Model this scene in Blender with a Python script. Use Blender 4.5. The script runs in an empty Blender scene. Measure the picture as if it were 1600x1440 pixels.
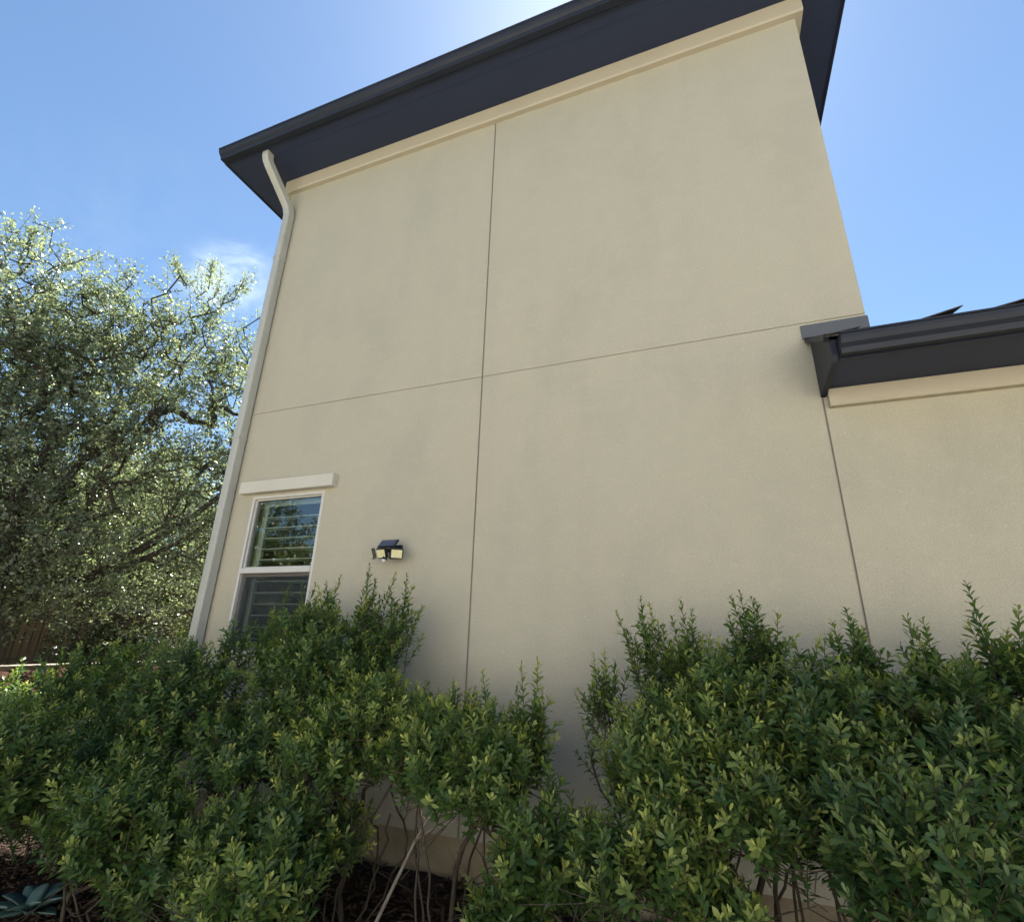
import bpy, bmesh, math
import numpy as np
from mathutils import Vector, Matrix
R_ = math.radians
SC = bpy.context.scene
COL = SC.collection
rng = np.random.default_rng(11)

# ---------------------------------------------------------------- camera
cd = bpy.data.cameras.new("camera"); cam = bpy.data.objects.new("camera", cd); COL.objects.link(cam)
cd.sensor_width = 36; cd.lens = 17.848; cd.clip_start = 0.05; cd.clip_end = 3000
rt = Vector((0.93340105, 0.35776922, 0.02763447)); up = Vector((0.09422632, -0.31868268, 0.94316634)); fw = Vector((-0.34624252, 0.87774856, 0.33117002))
m = Matrix((rt, up, -fw)).transposed().to_4x4(); m.translation = Vector((0, -3.3, 1.386))
cam.matrix_world = m
SC.camera = cam

# ---------------------------------------------------------------- light
SUN_EL, SUN_AZ = R_(60.5), R_(-9)          # azimuth from +Y towards +X
w = bpy.data.worlds.new("World"); SC.world = w; w.use_nodes = True
nt = w.node_tree; nt.nodes.clear(); N = nt.nodes.new; L = nt.links.new
out = N("ShaderNodeOutputWorld"); bg = N("ShaderNodeBackground"); sky = N("ShaderNodeTexSky")
sky.sky_type = 'NISHITA'; sky.sun_disc = False; sky.sun_elevation = SUN_EL; sky.sun_rotation = SUN_AZ
sky.air_density = 1.0; sky.dust_density = 0.35; sky.ozone_density = 0.8; sky.altitude = 200
bg.inputs[1].default_value = 0.054
tc = N("ShaderNodeTexCoord")
def cloud(dirv, rad, scale, prev, amount):
    d = N("ShaderNodeVectorMath"); d.operation = 'DISTANCE'; d.inputs[1].default_value = dirv
    nd = N("ShaderNodeTexNoise"); nd.inputs['Scale'].default_value = 7; nd.inputs['Detail'].default_value = 4
    L(tc.outputs['Generated'], nd.inputs['Vector'])
    ad = N("ShaderNodeVectorMath"); ad.operation = 'MULTIPLY_ADD'; ad.inputs[1].default_value = (.16, .16, .16)
    L(nd.outputs['Color'], ad.inputs[0]); L(tc.outputs['Generated'], ad.inputs[2])
    sb = N("ShaderNodeVectorMath"); sb.operation = 'SUBTRACT'; sb.inputs[1].default_value = (.08, .08, .08)
    L(ad.outputs[0], sb.inputs[0]); L(sb.outputs[0], d.inputs[0])
    mr = N("ShaderNodeMapRange"); mr.inputs[1].default_value = rad; mr.inputs[2].default_value = rad * .05
    mr.interpolation_type = 'SMOOTHERSTEP'; L(d.outputs['Value'], mr.inputs[0])
    mp = N("ShaderNodeMapping"); mp.inputs['Scale'].default_value = (1, 1, 1.7); mp.inputs['Rotation'].default_value = (0.3, .5, 0.2)
    L(tc.outputs['Generated'], mp.inputs[0])
    ns = N("ShaderNodeTexNoise"); ns.inputs['Scale'].default_value = scale; ns.inputs['Detail'].default_value = 9; ns.inputs['Roughness'].default_value = .62; ns.inputs['Distortion'].default_value = 1.2
    L(mp.outputs[0], ns.inputs['Vector'])
    m2 = N("ShaderNodeMapRange"); m2.inputs[1].default_value = .36; m2.inputs[2].default_value = .75; L(ns.outputs[0], m2.inputs[0])
    mu = N("ShaderNodeMath"); mu.operation = 'MULTIPLY'; L(mr.outputs[0], mu.inputs[0]); L(m2.outputs[0], mu.inputs[1])
    m3 = N("ShaderNodeMath"); m3.operation = 'MULTIPLY'; m3.inputs[1].default_value = amount; L(mu.outputs[0], m3.inputs[0])
    mx = N("ShaderNodeMix"); mx.data_type = 'RGBA'; mx.inputs[7].default_value = (5.2, 5.6, 6.0, 1)
    L(m3.outputs[0], mx.inputs[0]); L(prev, mx.inputs[6]); return mx.outputs[2]
c1 = cloud((-.688, .475, .545), .105, 9, sky.outputs[0], 1.7)
c2 = cloud((-.755, .36, .50), .26, 6, c1, .10)
tn = N("ShaderNodeMix"); tn.data_type = 'RGBA'; tn.blend_type = 'MULTIPLY'; tn.inputs[0].default_value = 1; tn.inputs[7].default_value = (.87, 1.0, 1.05, 1)
L(c2, tn.inputs[6]); L(tn.outputs[2], bg.inputs[0]); L(bg.outputs[0], out.inputs[0])
sl = bpy.data.lights.new("sun", 'SUN'); sun = bpy.data.objects.new("sun", sl); COL.objects.link(sun)
sl.energy = 5.0; sl.angle = R_(.53); sl.color = (1, .95, .86)
sd = Vector((math.sin(SUN_AZ) * math.cos(SUN_EL), math.cos(SUN_AZ) * math.cos(SUN_EL), math.sin(SUN_EL)))
sun.rotation_euler = sd.to_track_quat('Z', 'Y').to_euler(); sun.location = (-2, 4, 20)
SC.view_settings.view_transform = 'Standard'; SC.view_settings.look = 'None'; SC.view_settings.gamma = 1
SC.view_settings.exposure = 1.85
SC.render.engine = 'CYCLES'
SC.cycles.max_bounces = 8; SC.cycles.transparent_max_bounces = 12
SC.cycles.caustics_reflective = False; SC.cycles.caustics_refractive = False

# ---------------------------------------------------------------- helpers
def tag(o, label=None, cat=None, group=None, kind=None):
    for k, v in (('label', label), ('category', cat), ('group', group), ('kind', kind)):
        if v: o[k] = v
    return o
def empty(name, loc, label, cat, group=None):
    o = bpy.data.objects.new(name, None); COL.objects.link(o); o.location = loc; o.empty_display_size = .2
    return tag(o, label, cat, group)
def link(name, me, mat, parent=None):
    o = bpy.data.objects.new(name, me); COL.objects.link(o)
    if mat: me.materials.append(mat)
    if parent:
        o.parent = parent
        # geometry is written in world coordinates: undo the chain of parents
        p = parent; off = Vector((0, 0, 0))
        while p: off += p.location; p = p.parent
        o.location = -off
    return o
class MB:
    def __init__(s): s.bm = bmesh.new()
    def box(s, x0, x1, y0, y1, z0, z1, mat=None):
        vs = [s.bm.verts.new(p) for p in ((x0,y0,z0),(x1,y0,z0),(x1,y1,z0),(x0,y1,z0),(x0,y0,z1),(x1,y0,z1),(x1,y1,z1),(x0,y1,z1))]
        if mat is not None:
            for v in vs: v.co = mat @ v.co
        for f in ((0,3,2,1),(4,5,6,7),(0,1,5,4),(1,2,6,5),(2,3,7,6),(3,0,4,7)): s.bm.faces.new([vs[i] for i in f])
        return vs
    def poly(s, pts, flip=False):
        vs = [s.bm.verts.new(p) for p in pts]
        if flip: vs.reverse()
        return s.bm.faces.new(vs)
    def prism(s, prof, a, b, axis='x', closed=True):
        """extrude a 2-D outline (list of (u,v)) from a to b along an axis"""
        def P(t, u, v): return {'x': (t, u, v), 'y': (u, t, v), 'z': (u, v, t)}[axis]
        A = [s.bm.verts.new(P(a, *q)) for q in prof]; B = [s.bm.verts.new(P(b, *q)) for q in prof]
        n = len(prof)
        for i in range(n): s.bm.faces.new((A[i], A[(i+1) % n], B[(i+1) % n], B[i]))
        s.bm.faces.new(A[::-1]); s.bm.faces.new(B)
    def rect_tube(s, path, hw, hd, right=(1,0,0), r=.014):
        """a rectangular pipe with rounded edges swept along a path"""
        prof = []
        for cx, cy, a0 in ((hw-r, hd-r, 0), (-hw+r, hd-r, 90), (-hw+r, -hd+r, 180), (hw-r, -hd+r, 270)):
            for k in range(4):
                a = R_(a0 + 30*k); prof.append((cx + r*math.cos(a), cy + r*math.sin(a)))
        X = Vector(right); rings = []
        for i, p in enumerate(path):
            p = Vector(p); t0 = (p - Vector(path[i-1])).normalized() if i else None
            t1 = (Vector(path[i+1]) - p).normalized() if i < len(path)-1 else None
            t = ((t0 or t1) + (t1 or t0)).normalized(); k = 1 / max(.5, t.dot(t1 or t0))
            Yv = X.cross(t).normalized()
            rings.append([s.bm.verts.new(p + X*u + Yv*v*k) for u, v in prof])
        for a, b in zip(rings, rings[1:]):
            for i in range(len(prof)): s.bm.faces.new((a[i], a[(i+1) % len(prof)], b[(i+1) % len(prof)], b[i]))
        s.bm.faces.new(rings[0][::-1]); s.bm.faces.new(rings[-1])
    def tube(s, path, r, n=8):
        rings = []
        for i, p in enumerate(path):
            p = Vector(p); a = Vector(path[max(0, i-1)]); b = Vector(path[min(len(path)-1, i+1)])
            t = (b-a).normalized(); u = t.orthogonal().normalized(); v = t.cross(u)
            rr = r[i] if hasattr(r, '__len__') else r
            rings.append([s.bm.verts.new(p + (u*math.cos(2*math.pi*k/n) + v*math.sin(2*math.pi*k/n))*rr) for k in range(n)])
        for a, b in zip(rings, rings[1:]):
            for i in range(n): s.bm.faces.new((a[i], a[(i+1) % n], b[(i+1) % n], b[i]))
        s.bm.faces.new(rings[0][::-1]); s.bm.faces.new(rings[-1])
    def build(s, name, mat, parent=None, bevel=0, smooth=False):
        bmesh.ops.recalc_face_normals(s.bm, faces=s.bm.faces)
        if bevel:
            bmesh.ops.bevel(s.bm, geom=list(s.bm.edges), offset=bevel, segments=2, affect='EDGES', clamp_overlap=True)
        me = bpy.data.meshes.new(name); s.bm.to_mesh(me); s.bm.free()
        if smooth: me.shade_smooth()
        return link(name, me, mat, parent)
def npmesh(name, V, F, attrs=None, smooth=False):
    """mesh from an (n,3) vertex array and an (m,k) face array"""
    me = bpy.data.meshes.new(name); k = F.shape[1]
    me.vertices.add(len(V)); me.vertices.foreach_set('co', V.astype(np.float32).ravel())
    me.loops.add(F.size); me.loops.foreach_set('vertex_index', F.astype(np.int32).ravel())
    me.polygons.add(len(F)); me.polygons.foreach_set('loop_start', np.arange(0, F.size, k, dtype=np.int32))
    if smooth: me.polygons.foreach_set('use_smooth', np.ones(len(F), dtype=bool))
    for an, av in (attrs or {}).items():
        at = me.attributes.new(an, 'FLOAT', 'POINT'); at.data.foreach_set('value', av.astype(np.float32))
    me.update(calc_edges=True)
    return me
def nrm(a): return a / np.maximum(np.linalg.norm(a, axis=-1, keepdims=True), 1e-9)
def perp(d):
    a = np.where(np.abs(d[..., 2:3]) < .9, np.array([0, 0, 1.]), np.array([1., 0, 0]))
    u = nrm(np.cross(d, a)); return u, np.cross(d, u)

# ---------------------------------------------------------------- materials
def mat(name, col, rough=.7, spec=.5, metal=0):
    m = bpy.data.materials.new(name); m.use_nodes = True; b = m.node_tree.nodes['Principled BSDF']
    b.inputs['Base Color'].default_value = (*col, 1); b.inputs['Roughness'].default_value = rough
    b.inputs['Specular IOR Level'].default_value = spec; b.inputs['Metallic'].default_value = metal
    return m
def tex(m, layers, bumps=(), coord='Object', rough_var=None):
    """layers: (scale, detail, lo, hi, colour, amount, stretch) blended over the base colour; bumps: (scale, detail, strength, distance, stretch)"""
    nt = m.node_tree; N = nt.nodes.new; L = nt.links.new; b = nt.nodes['Principled BSDF']
    tc = N('ShaderNodeTexCoord'); cur = None; base = b.inputs['Base Color'].default_value[:]
    def noise(sc, det, st):
        mp = N('ShaderNodeMapping'); mp.inputs['Scale'].default_value = st; L(tc.outputs[coord], mp.inputs[0])
        n = N('ShaderNodeTexNoise'); n.inputs['Scale'].default_value = sc; n.inputs['Detail'].default_value = det; n.inputs['Roughness'].default_value = .6
        L(mp.outputs[0], n.inputs['Vector']); return n.outputs[0]
    for sc, det, lo, hi, col, am, st in layers:
        r = N('ShaderNodeMapRange'); r.inputs[1].default_value = lo; r.inputs[2].default_value = hi; r.inputs[4].default_value = am
        L(noise(sc, det, st), r.inputs[0])
        x = N('ShaderNodeMix'); x.data_type = 'RGBA'; x.inputs[7].default_value = (*col, 1)
        if cur: L(cur, x.inputs[6])
        else: x.inputs[6].default_value = base
        L(r.outputs[0], x.inputs[0]); cur = x.outputs[2]
    if cur: L(cur, b.inputs['Base Color'])
    pb = None
    for sc, det, stg, dist, st in bumps:
        bp = N('ShaderNodeBump'); bp.inputs['Strength'].default_value = stg; bp.inputs['Distance'].default_value = dist
        L(noise(sc, det, st), bp.inputs['Height'])
        if pb: L(pb, bp.inputs['Normal'])
        pb = bp.outputs[0]
    if pb: L(pb, b.inputs['Normal'])
    return m
U = (1, 1, 1)
M = {}
M['stucco'] = tex(mat('stucco', (.50, .462, .362), .92, .2),
    [(.55, 4, .3, .75, (.525, .472, .366), .8, U), (1.6, 6, .48, .8, (.405, .38, .307), .8, (1, 1, .7)), (1.1, 6, .5, .8, (.44, .40, .33), .5, (3.2, 1, .35)),
     (6, 5, .5, .85, (.58, .53, .43), .45, (1, 1, 1.6)), (150, 4, .42, .70, (.38, .34, .275), .8, U), (70, 2, .6, .75, (.64, .60, .50), .6, U)],
    [(210, 3, .55, .006, U), (30, 3, .25, .006, U)])
M['trim'] = tex(mat('painted_trim', (.50, .44, .345), .85, .3), [(2.5, 5, .4, .8, (.45, .395, .31), .5, U)], [(240, 2, .35, .004, U)])
M['header'] = tex(mat('header_trim', (.61, .57, .50), .85, .3), [(3, 5, .4, .8, (.54, .50, .44), .6, U)], [(240, 2, .4, .004, U)])
M['joint'] = mat('joint_metal', (.33, .29, .24), .8, .3)
M['metal_dark'] = tex(mat('dark_painted_metal', (.014, .017, .030), .5, .35), [(3, 4, .4, .7, (.022, .026, .042), .6, U)], [(3, 2, .1, .01, U)])
M['soffit'] = tex(mat('soffit_paint', (.024, .034, .074), .6, .4), [(1.2, 5, .4, .7, (.031, .042, .086), .6, (1, 3, 1))], [(60, 3, .15, .003, U)])
M['shingle'] = tex(mat('shingles', (.05, .045, .042), .9, .2), [(30, 4, .4, .7, (.12, .105, .09), .6, U)], [(300, 2, .6, .004, U)])
M['flash'] = tex(mat('flashing_metal', (.10, .107, .125), .5, .5), [(9, 4, .4, .7, (.1, .1, .11), .5, U)])
M['downspout'] = tex(mat('downspout_paint', (.46, .45, .41), .5, .5), [(2, 6, .42, .75, (.36, .36, .33), .6, (6, 6, .6)), (14, 4, .6, .75, (.25, .24, .22), .3, (1, 1, .5))])
M['frame'] = tex(mat('window_frame_vinyl', (.60, .58, .55), .45, .4), [(4, 4, .4, .8, (.5, .48, .45), .4, U)])
M['screenframe'] = mat('screen_frame', (.35, .30, .27), .5, .4)
M['shutter'] = mat('shutter_paint', (.62, .70, .66), .5, .4)
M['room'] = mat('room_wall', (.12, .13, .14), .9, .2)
M['found'] = tex(mat('foundation', (.34, .285, .205), .95, .2), [(3, 5, .4, .7, (.17, .125, .08), .9, U)], [(60, 5, .5, .01, U)])
M['black'] = mat('black_plastic', (.015, .016, .018), .4, .5)
M['lens'] = tex(mat('lamp_lens', (.74, .66, .36), .25, .5), [(90, 1, .4, .6, (.82, .76, .52), .8, U)])
M['solar'] = mat('solar_cell', (.03, .05, .12), .12, .8)
M['white'] = mat('sensor_dome', (.75, .75, .75), .3, .5)
M['iron'] = mat('iron_paint', (.012, .012, .013), .5, .5)
M['wood'] = tex(mat('weathered_wood', (.15, .10, .062), .85, .2), [(6, 5, .35, .7, (.11, .075, .05), .8, (6, 6, .5))], [(40, 4, .4, .006, (1, 1, .1))])
M['stone'] = tex(mat('limestone', (.30, .27, .22), .9, .2), [(8, 5, .4, .7, (.2, .18, .15), .8, U)], [(40, 5, .5, .01, U)])
M['mulch'] = tex(mat('mulch', (.045, .028, .020), .95, .15), [(18, 6, .4, .65, (.02, .013, .01), .9, U), (60, 3, .6, .75, (.09, .06, .045), .8, U)], [(45, 6, 1, .03, U)])
M['chips'] = tex(mat('mulch_chips', (.06, .038, .027), .9, .2), [(30, 2, .45, .6, (.025, .017, .013), .9, U), (21, 2, .58, .66, (.13, .09, .065), .8, U)])
M['redmulch'] = tex(mat('red_mulch', (.075, .038, .027), .95, .15), [(9, 6, .4, .65, (.05, .026, .02), .9, U)], [(30, 6, 1, .05, U)])
M['grass'] = tex(mat('lawn', (.22, .21, .11), .95, .1), [(.6, 5, .4, .7, (.30, .26, .17), .8, U), (14, 5, .45, .7, (.13, .15, .06), .6, U)], [(60, 5, .8, .03, U)])
M['gravel'] = tex(mat('pale_gravel', (.42, .38, .32), .95, .1), [(35, 5, .4, .65, (.2, .18, .15), .9, U)], [(50, 5, 1, .02, U)])
M['bark'] = tex(mat('oak_bark', (.085, .07, .058), .95, .2), [(14, 5, .4, .7, (.04, .033, .028), .8, (1, 1, .3))], [(30, 5, .8, .02, (1, 1, .3))])
M['stem'] = tex(mat('shrub_stem', (.085, .068, .054), .9, .2), [(25, 4, .4, .7, (.04, .032, .026), .8, (1, 1, .4))], [(80, 4, .5, .004, U)])
M['palestem'] = tex(mat('pale_dead_stem', (.30, .26, .22), .9, .2), [(25, 4, .4, .7, (.16, .13, .11), .8, (1, 1, .4))], [(80, 4, .5, .004, U)])
M['agave'] = tex(mat('agave_leaf', (.13, .22, .20), .45, .5), [(8, 4, .4, .7, (.09, .16, .15), .7, U)])

def leaf_mat(name, dark, light, tipc, transl, rough=.38, spec=.5, tint=(1.7, 1.9, .7)):
    m = bpy.data.materials.new(name); m.use_nodes = True; nt = m.node_tree; N = nt.nodes.new; L = nt.links.new
    b = nt.nodes['Principled BSDF']; o = nt.nodes['Material Output']
    a = N('ShaderNodeAttribute'); a.attribute_name = 'rnd'; t = N('ShaderNodeAttribute'); t.attribute_name = 'tip'
    x = N('ShaderNodeMix'); x.data_type = 'RGBA'; x.inputs[6].default_value = (*dark, 1); x.inputs[7].default_value = (*light, 1); L(a.outputs['Fac'], x.inputs[0])
    y = N('ShaderNodeMix'); y.data_type = 'RGBA'; y.inputs[7].default_value = (*tipc, 1); L(x.outputs[2], y.inputs[6]); L(t.outputs['Fac'], y.inputs[0])
    L(y.outputs[2], b.inputs['Base Color']); b.inputs['Roughness'].default_value = rough; b.inputs['Specular IOR Level'].default_value = spec
    tr = N('ShaderNodeBsdfTranslucent'); g = N('ShaderNodeMix'); g.data_type = 'RGBA'; g.blend_type = 'MULTIPLY'; g.inputs[0].default_value = 1
    L(y.outputs[2], g.inputs[6]); g.inputs[7].default_value = (*tint, 1); L(g.outputs[2], tr.inputs[0])
    ms = N('ShaderNodeMixShader'); ms.inputs[0].default_value = transl; L(b.outputs[0], ms.inputs[1]); L(tr.outputs[0], ms.inputs[2]); L(ms.outputs[0], o.inputs[0])
    return m
M['shrubleaf'] = leaf_mat('shrub_leaf', (.036, .094, .038), (.118, .195, .05), (.46, .47, .11), .32, .42, .45)
M['oakleaf'] = leaf_mat('oak_leaf', (.115, .155, .105), (.26, .285, .175), (.40, .41, .23), .52, .27, 1.0, (1.6, 1.65, 1.15))
M['darkleaf'] = leaf_mat('dark_leaf', (.022, .04, .022), (.05, .07, .03), (.08, .09, .04), .15)
M['bgleaf'] = leaf_mat('far_leaf', (.045, .08, .03), (.12, .15, .05), (.28, .2, .08), .3)
def glass_mat(name, ior=1.75, tint=(.86, .93, .9)):
    m = bpy.data.materials.new(name); m.use_nodes = True; nt = m.node_tree; N = nt.nodes.new; L = nt.links.new
    nt.nodes.remove(nt.nodes['Principled BSDF']); o = nt.nodes['Material Output']
    g = N('ShaderNodeBsdfGlossy'); g.inputs['Roughness'].default_value = .004; g.inputs[0].default_value = (.95, 1, .98, 1)
    t = N('ShaderNodeBsdfTransparent'); t.inputs[0].default_value = (*tint, 1)
    f = N('ShaderNodeFresnel'); f.inputs[0].default_value = ior
    n = N('ShaderNodeTexNoise'); n.inputs['Scale'].default_value = 1.6; tc = N('ShaderNodeTexCoord'); L(tc.outputs['Object'], n.inputs['Vector'])
    bp = N('ShaderNodeBump'); bp.inputs['Strength'].default_value = .012; bp.inputs['Distance'].default_value = .02; L(n.outputs[0], bp.inputs['Height']); L(bp.outputs[0], g.inputs['Normal'])
    x = N('ShaderNodeMixShader'); L(f.outputs[0], x.inputs[0]); L(t.outputs[0], x.inputs[1]); L(g.outputs[0], x.inputs[2]); L(x.outputs[0], o.inputs[0])
    return m
M['glass'] = glass_mat('window_glass', 2.3)
def screen_mat():
    m = bpy.data.materials.new('insect_screen'); m.use_nodes = True; nt = m.node_tree; N = nt.nodes.new; L = nt.links.new
    b = nt.nodes['Principled BSDF']; o = nt.nodes['Material Output']; b.inputs['Base Color'].default_value = (.03, .04, .055, 1); b.inputs['Roughness'].default_value = .6
    t = N('ShaderNodeBsdfTransparent'); x = N('ShaderNodeMixShader'); x.inputs[0].default_value = .42
    L(t.outputs[0], x.inputs[1]); L(b.outputs[0], x.inputs[2]); L(x.outputs[0], o.inputs[0]); return m
M['screen'] = screen_mat()

# ---------------------------------------------------------------- ground
b = MB(); b.poly([(-400, -400, 0), (400, -400, 0), (400, 400, 0), (-400, 400, 0)])
tag(b.build('ground', M['grass']), kind='structure')
def bed(name, x0, x1, y0, y1, nx, ny, zf, m_):
    X, Y = np.meshgrid(np.linspace(x0, x1, nx), np.linspace(y0, y1, ny), indexing='ij')
    Z = zf(X, Y); V = np.stack([X, Y, Z], -1).reshape(-1, 3)
    i, j = np.meshgrid(np.arange(nx-1), np.arange(ny-1), indexing='ij'); a = (i*ny+j).ravel()
    F = np.stack([a, a+ny, a+ny+1, a+1], -1)
    return tag(link(name, npmesh(name, V, F, smooth=True), m_), kind='structure')
def lump(X, Y, s=1):
    return (np.sin(X*7.1*s+1.3)*np.cos(Y*6.3*s) + np.sin(X*13*s+Y*9*s)*.6 + np.sin(X*3.1*s-Y*4.4*s+2)*1.1)
bed('planting_bed', -6.2, 8, -2.3, -.005, 260, 60, lambda X, Y: .035 + .008*lump(X, Y) + .003*lump(X, Y, 4), M['mulch'])
M['concrete'] = tex(mat('bounce_concrete', (.40, .385, .35), .9, .2), [(1.2, 5, .4, .7, (.34, .325, .30), .8, U), (40, 4, .5, .75, (.36, .34, .3), .5, U)], [(120, 4, .4, .004, U)])
bed('bounce_patio', -4.5, 8, -9.78, -3.6, 8, 8, lambda X, Y: .004 + 0*X, M['concrete'])  # pale slab added out of view to bounce sunlight up onto the wall
bed('gravel_path', -7.8, -6.2, -12, 14, 30, 200, lambda X, Y: .012 + .004*lump(X, Y, 3), M['gravel'])
bed('mulch_slope', -9.95, -7.8, -12, 16, 40, 200, lambda X, Y: .02 + .72*np.clip((-7.9-X)/2.0, 0, 1)**1.2 + .01*lump(X, Y, 1.4), M['redmulch'])
bed('upper_ground', -60, -10.25, -40, 60, 60, 60, lambda X, Y: .70 + .03*lump(X, Y, .1), M['grass'])
n = 9000
P = np.stack([rng.uniform(-5.5, 2.5, n), rng.uniform(-1.9, -.03, n), rng.uniform(.035, .06, n)], -1)
d = nrm(np.stack([rng.normal(size=n), rng.normal(size=n), rng.normal(size=n)*.25], -1)); u, v = perp(d)
ln = rng.uniform(.012, .04, n)[:, None]; wd = rng.uniform(.003, .009, n)[:, None]
V = np.concatenate([(P + d*ln*a + u*wd*c + v*wd*.4*e)[:, None] for a in (-1, 1) for c, e in ((-1, -1), (1, -1), (1, 1), (-1, 1))], 1).reshape(-1, 3)
F = (np.arange(n)[:, None, None]*8 + np.array([[0,1,2,3],[7,6,5,4],[0,4,5,1],[1,5,6,2],[2,6,7,3],[3,7,4,0]])[None]).reshape(-1, 4)
tag(link('mulch_chips', npmesh('mulch_chips', V, F), M['chips']), 'dark shredded wood mulch chips scattered under the shrubs', 'mulch', kind='stuff')

# ---------------------------------------------------------------- house
XL, XR, YB = -4.17, 1.055, 8.8
ZJ, ZS = 3.38, 6.375
house = empty('house', (-1.5, 4, 0), 'two storey beige stucco house with dark eaves and one low side wing', 'house')
WX0, WX1, WZ0, WZ1 = -3.80, -3.00, 1.22, 2.535
def panel(b, x0, x1, z0, z1, hole=None, y0=0., y1=.16):
    xs = [x0, x1]; zs = [z0, z1]
    if hole: xs = [x0, hole[0], hole[1], x1]; zs = [z0, hole[2], hole[3], z1]
    nx, nz = len(xs), len(zs); bm = b.bm
    vf = {(i, j, k): bm.verts.new((xs[i], (y0, y1)[k], zs[j])) for i in range(nx) for j in range(nz) for k in (0, 1)}
    solid = lambda i, j: 0 <= i < nx-1 and 0 <= j < nz-1 and not (hole and i == 1 and j == 1)
    for i in range(nx-1):
        for j in range(nz-1):
            if not solid(i, j): continue
            for k in (0, 1):
                bm.faces.new([vf[i, j, k], vf[i+1, j, k], vf[i+1, j+1, k], vf[i, j+1, k]])
            for (di, dj), e in (((-1, 0), ((i, j), (i, j+1))), ((1, 0), ((i+1, j), (i+1, j+1))), ((0, -1), ((i, j), (i+1, j))), ((0, 1), ((i, j+1), (i+1, j+1)))):
                if not solid(i+di, j+dj): bm.faces.new([vf[*e[0], 0], vf[*e[1], 0], vf[*e[1], 1], vf[*e[0], 1]])
g = .0045; ZF = .245; CJ = -1.58; RJ = .737; hg = .0035
b = MB()
panel(b, XL, CJ-g, ZF, ZJ-hg, (WX0, WX1, WZ0, WZ1)); panel(b, CJ+g, RJ-g, ZF, ZJ-hg)
panel(b, XL, CJ-g, ZJ+hg, ZS); panel(b, CJ+g, XR, ZJ+hg, ZS)
panel(b, RJ+g, 9, ZF, 2.88)
panel(b, RJ-g+.001, XR, 2.881, ZJ-hg, y0=.002)
b.box(XL, XL+.16, .161, YB, ZF, ZS); b.box(XR-.16, XR, .161, YB, 2.9, ZS); b.box(XL, XR, YB, YB+.16, ZF, ZS)
b.box(8.84, 9, .161, 6, ZF, 2.88); b.box(XR, 9, 5.84, 6, ZF, 2.88)
b.build('wall', M['stucco'], house)
# control joints: a metal strip sunk in each gap
for (x0, x1, z0, z1) in ((CJ-g, CJ+g, ZF, ZS-.1), (RJ-g, RJ+g, ZF, 2.84)):
    b = MB(); b.prism([(x0-.002, .02), (x0-.002, -.0025), (x0+.0015, -.0025), (x0+.0025, .007), (x1-.0025, .007), (x1-.0015, -.0025), (x1+.002, -.0025), (x1+.002, .02)], z0, z1, 'z'); b.build('control_joint', M['joint'], house)
b = MB(); b.box(XL+.002, XR-.002, .006, .02, ZJ-hg-.001, ZJ+hg+.001); b.build('control_joint', M['joint'], house)
b = MB(); b.box(XL+.02, 8.98, .022, .2, -.1, ZF+.001); b.box(XL+.02, XL+.3, .2, YB, -.1, ZF+.001); b.build('foundation', M['found'], house)
b = MB(); b.prism([(-.055, ZS-.002), (-.055, ZS-.155), (-.045, ZS-.17), (.02, ZS-.17), (.02, ZS-.002)], XL-.055, XR+.055)
b.prism([(XL-.055, ZS-.002), (XL-.055, ZS-.17), (XL+.02, ZS-.17), (XL+.02, ZS-.002)], .021, YB, 'y')
b.prism([(XR+.055, ZS-.002), (XR+.055, ZS-.17), (XR-.02, ZS-.17), (XR-.02, ZS-.002)], .021, YB, 'y')
b.build('trim_band', M['trim'], house)
EX0, EX1, EY0, EY1 = -4.69, 1.435, -.468, 9.4
b = MB(); b.box(EX0, EX1, EY0, EY1, ZS, ZS+.012); b.box(EX0+.02, EX1-.02, EY0+.09, EY0+.104, ZS-.003, ZS); b.build('soffit', M['soffit'], house)
b = MB(); b.box(EX0-.02, EX0, EY0, EY1, ZS-.012, ZS+.15); b.box(EX1, EX1+.02, EY0, EY1, ZS-.012, ZS+.15); b.box(EX0-.02, EX1+.02, EY0-.018, EY0-.001, ZS-.012, ZS+.15)
b.box(EX0-.02, EX1+.02, EY1, EY1+.02, ZS-.012, ZS+.15); b.build('fascia', M['metal_dark'], house)
def gutter(x0, x1, yb, zb, parent, s=1.):
    pr = [(0, 0), (-.055, 0), (-.060, .012), (-.064, .030), (-.085, .050), (-.098, .075), (-.100, .098), (-.108, .102), (-.108, .112), (-.094, .112), (-.092, .08), (-.06, .045), (-.05, .008), (-.006, .006), (-.006, .11), (0, .11)]
    b = MB(); b.prism([(yb + p*s, zb + q*s) for p, q in pr], x0, x1)
    for xx in (x0-.002, x1+.001): b.prism([(yb + p*s, zb + q*s) for p, q in pr[:10]] + [(yb, zb+.112*s)], xx, xx+.001)
    return b.build('gutter', M['metal_dark'], parent)
gutter(EX0-.018, EX1+.018, EY0-.02, ZS-.004, house, 1.0)
# hip roof with shingle courses
b = MB(); x0, x1, y0, y1 = EX0-.05, EX1+.05, EY0-.05, EY1+.05; zr = ZS+.15; hgt = (x1-x0)/2*.36; xm = (x0+x1)/2; q = (x1-x0)/2
A, Bq, C_, D_ = (x0, y0, zr), (x1, y0, zr), (x1, y1, zr), (x0, y1, zr); E1, E2 = (xm, y0+q, zr+hgt), (xm, y1-q, zr+hgt)
for f in ([A, Bq, E1], [Bq, C_, E2, E1], [C_, D_, E2], [D_, A, E1, E2], [D_, C_, Bq, A]): b.poly(f)
b.build('roof', M['shingle'], house)
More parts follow.
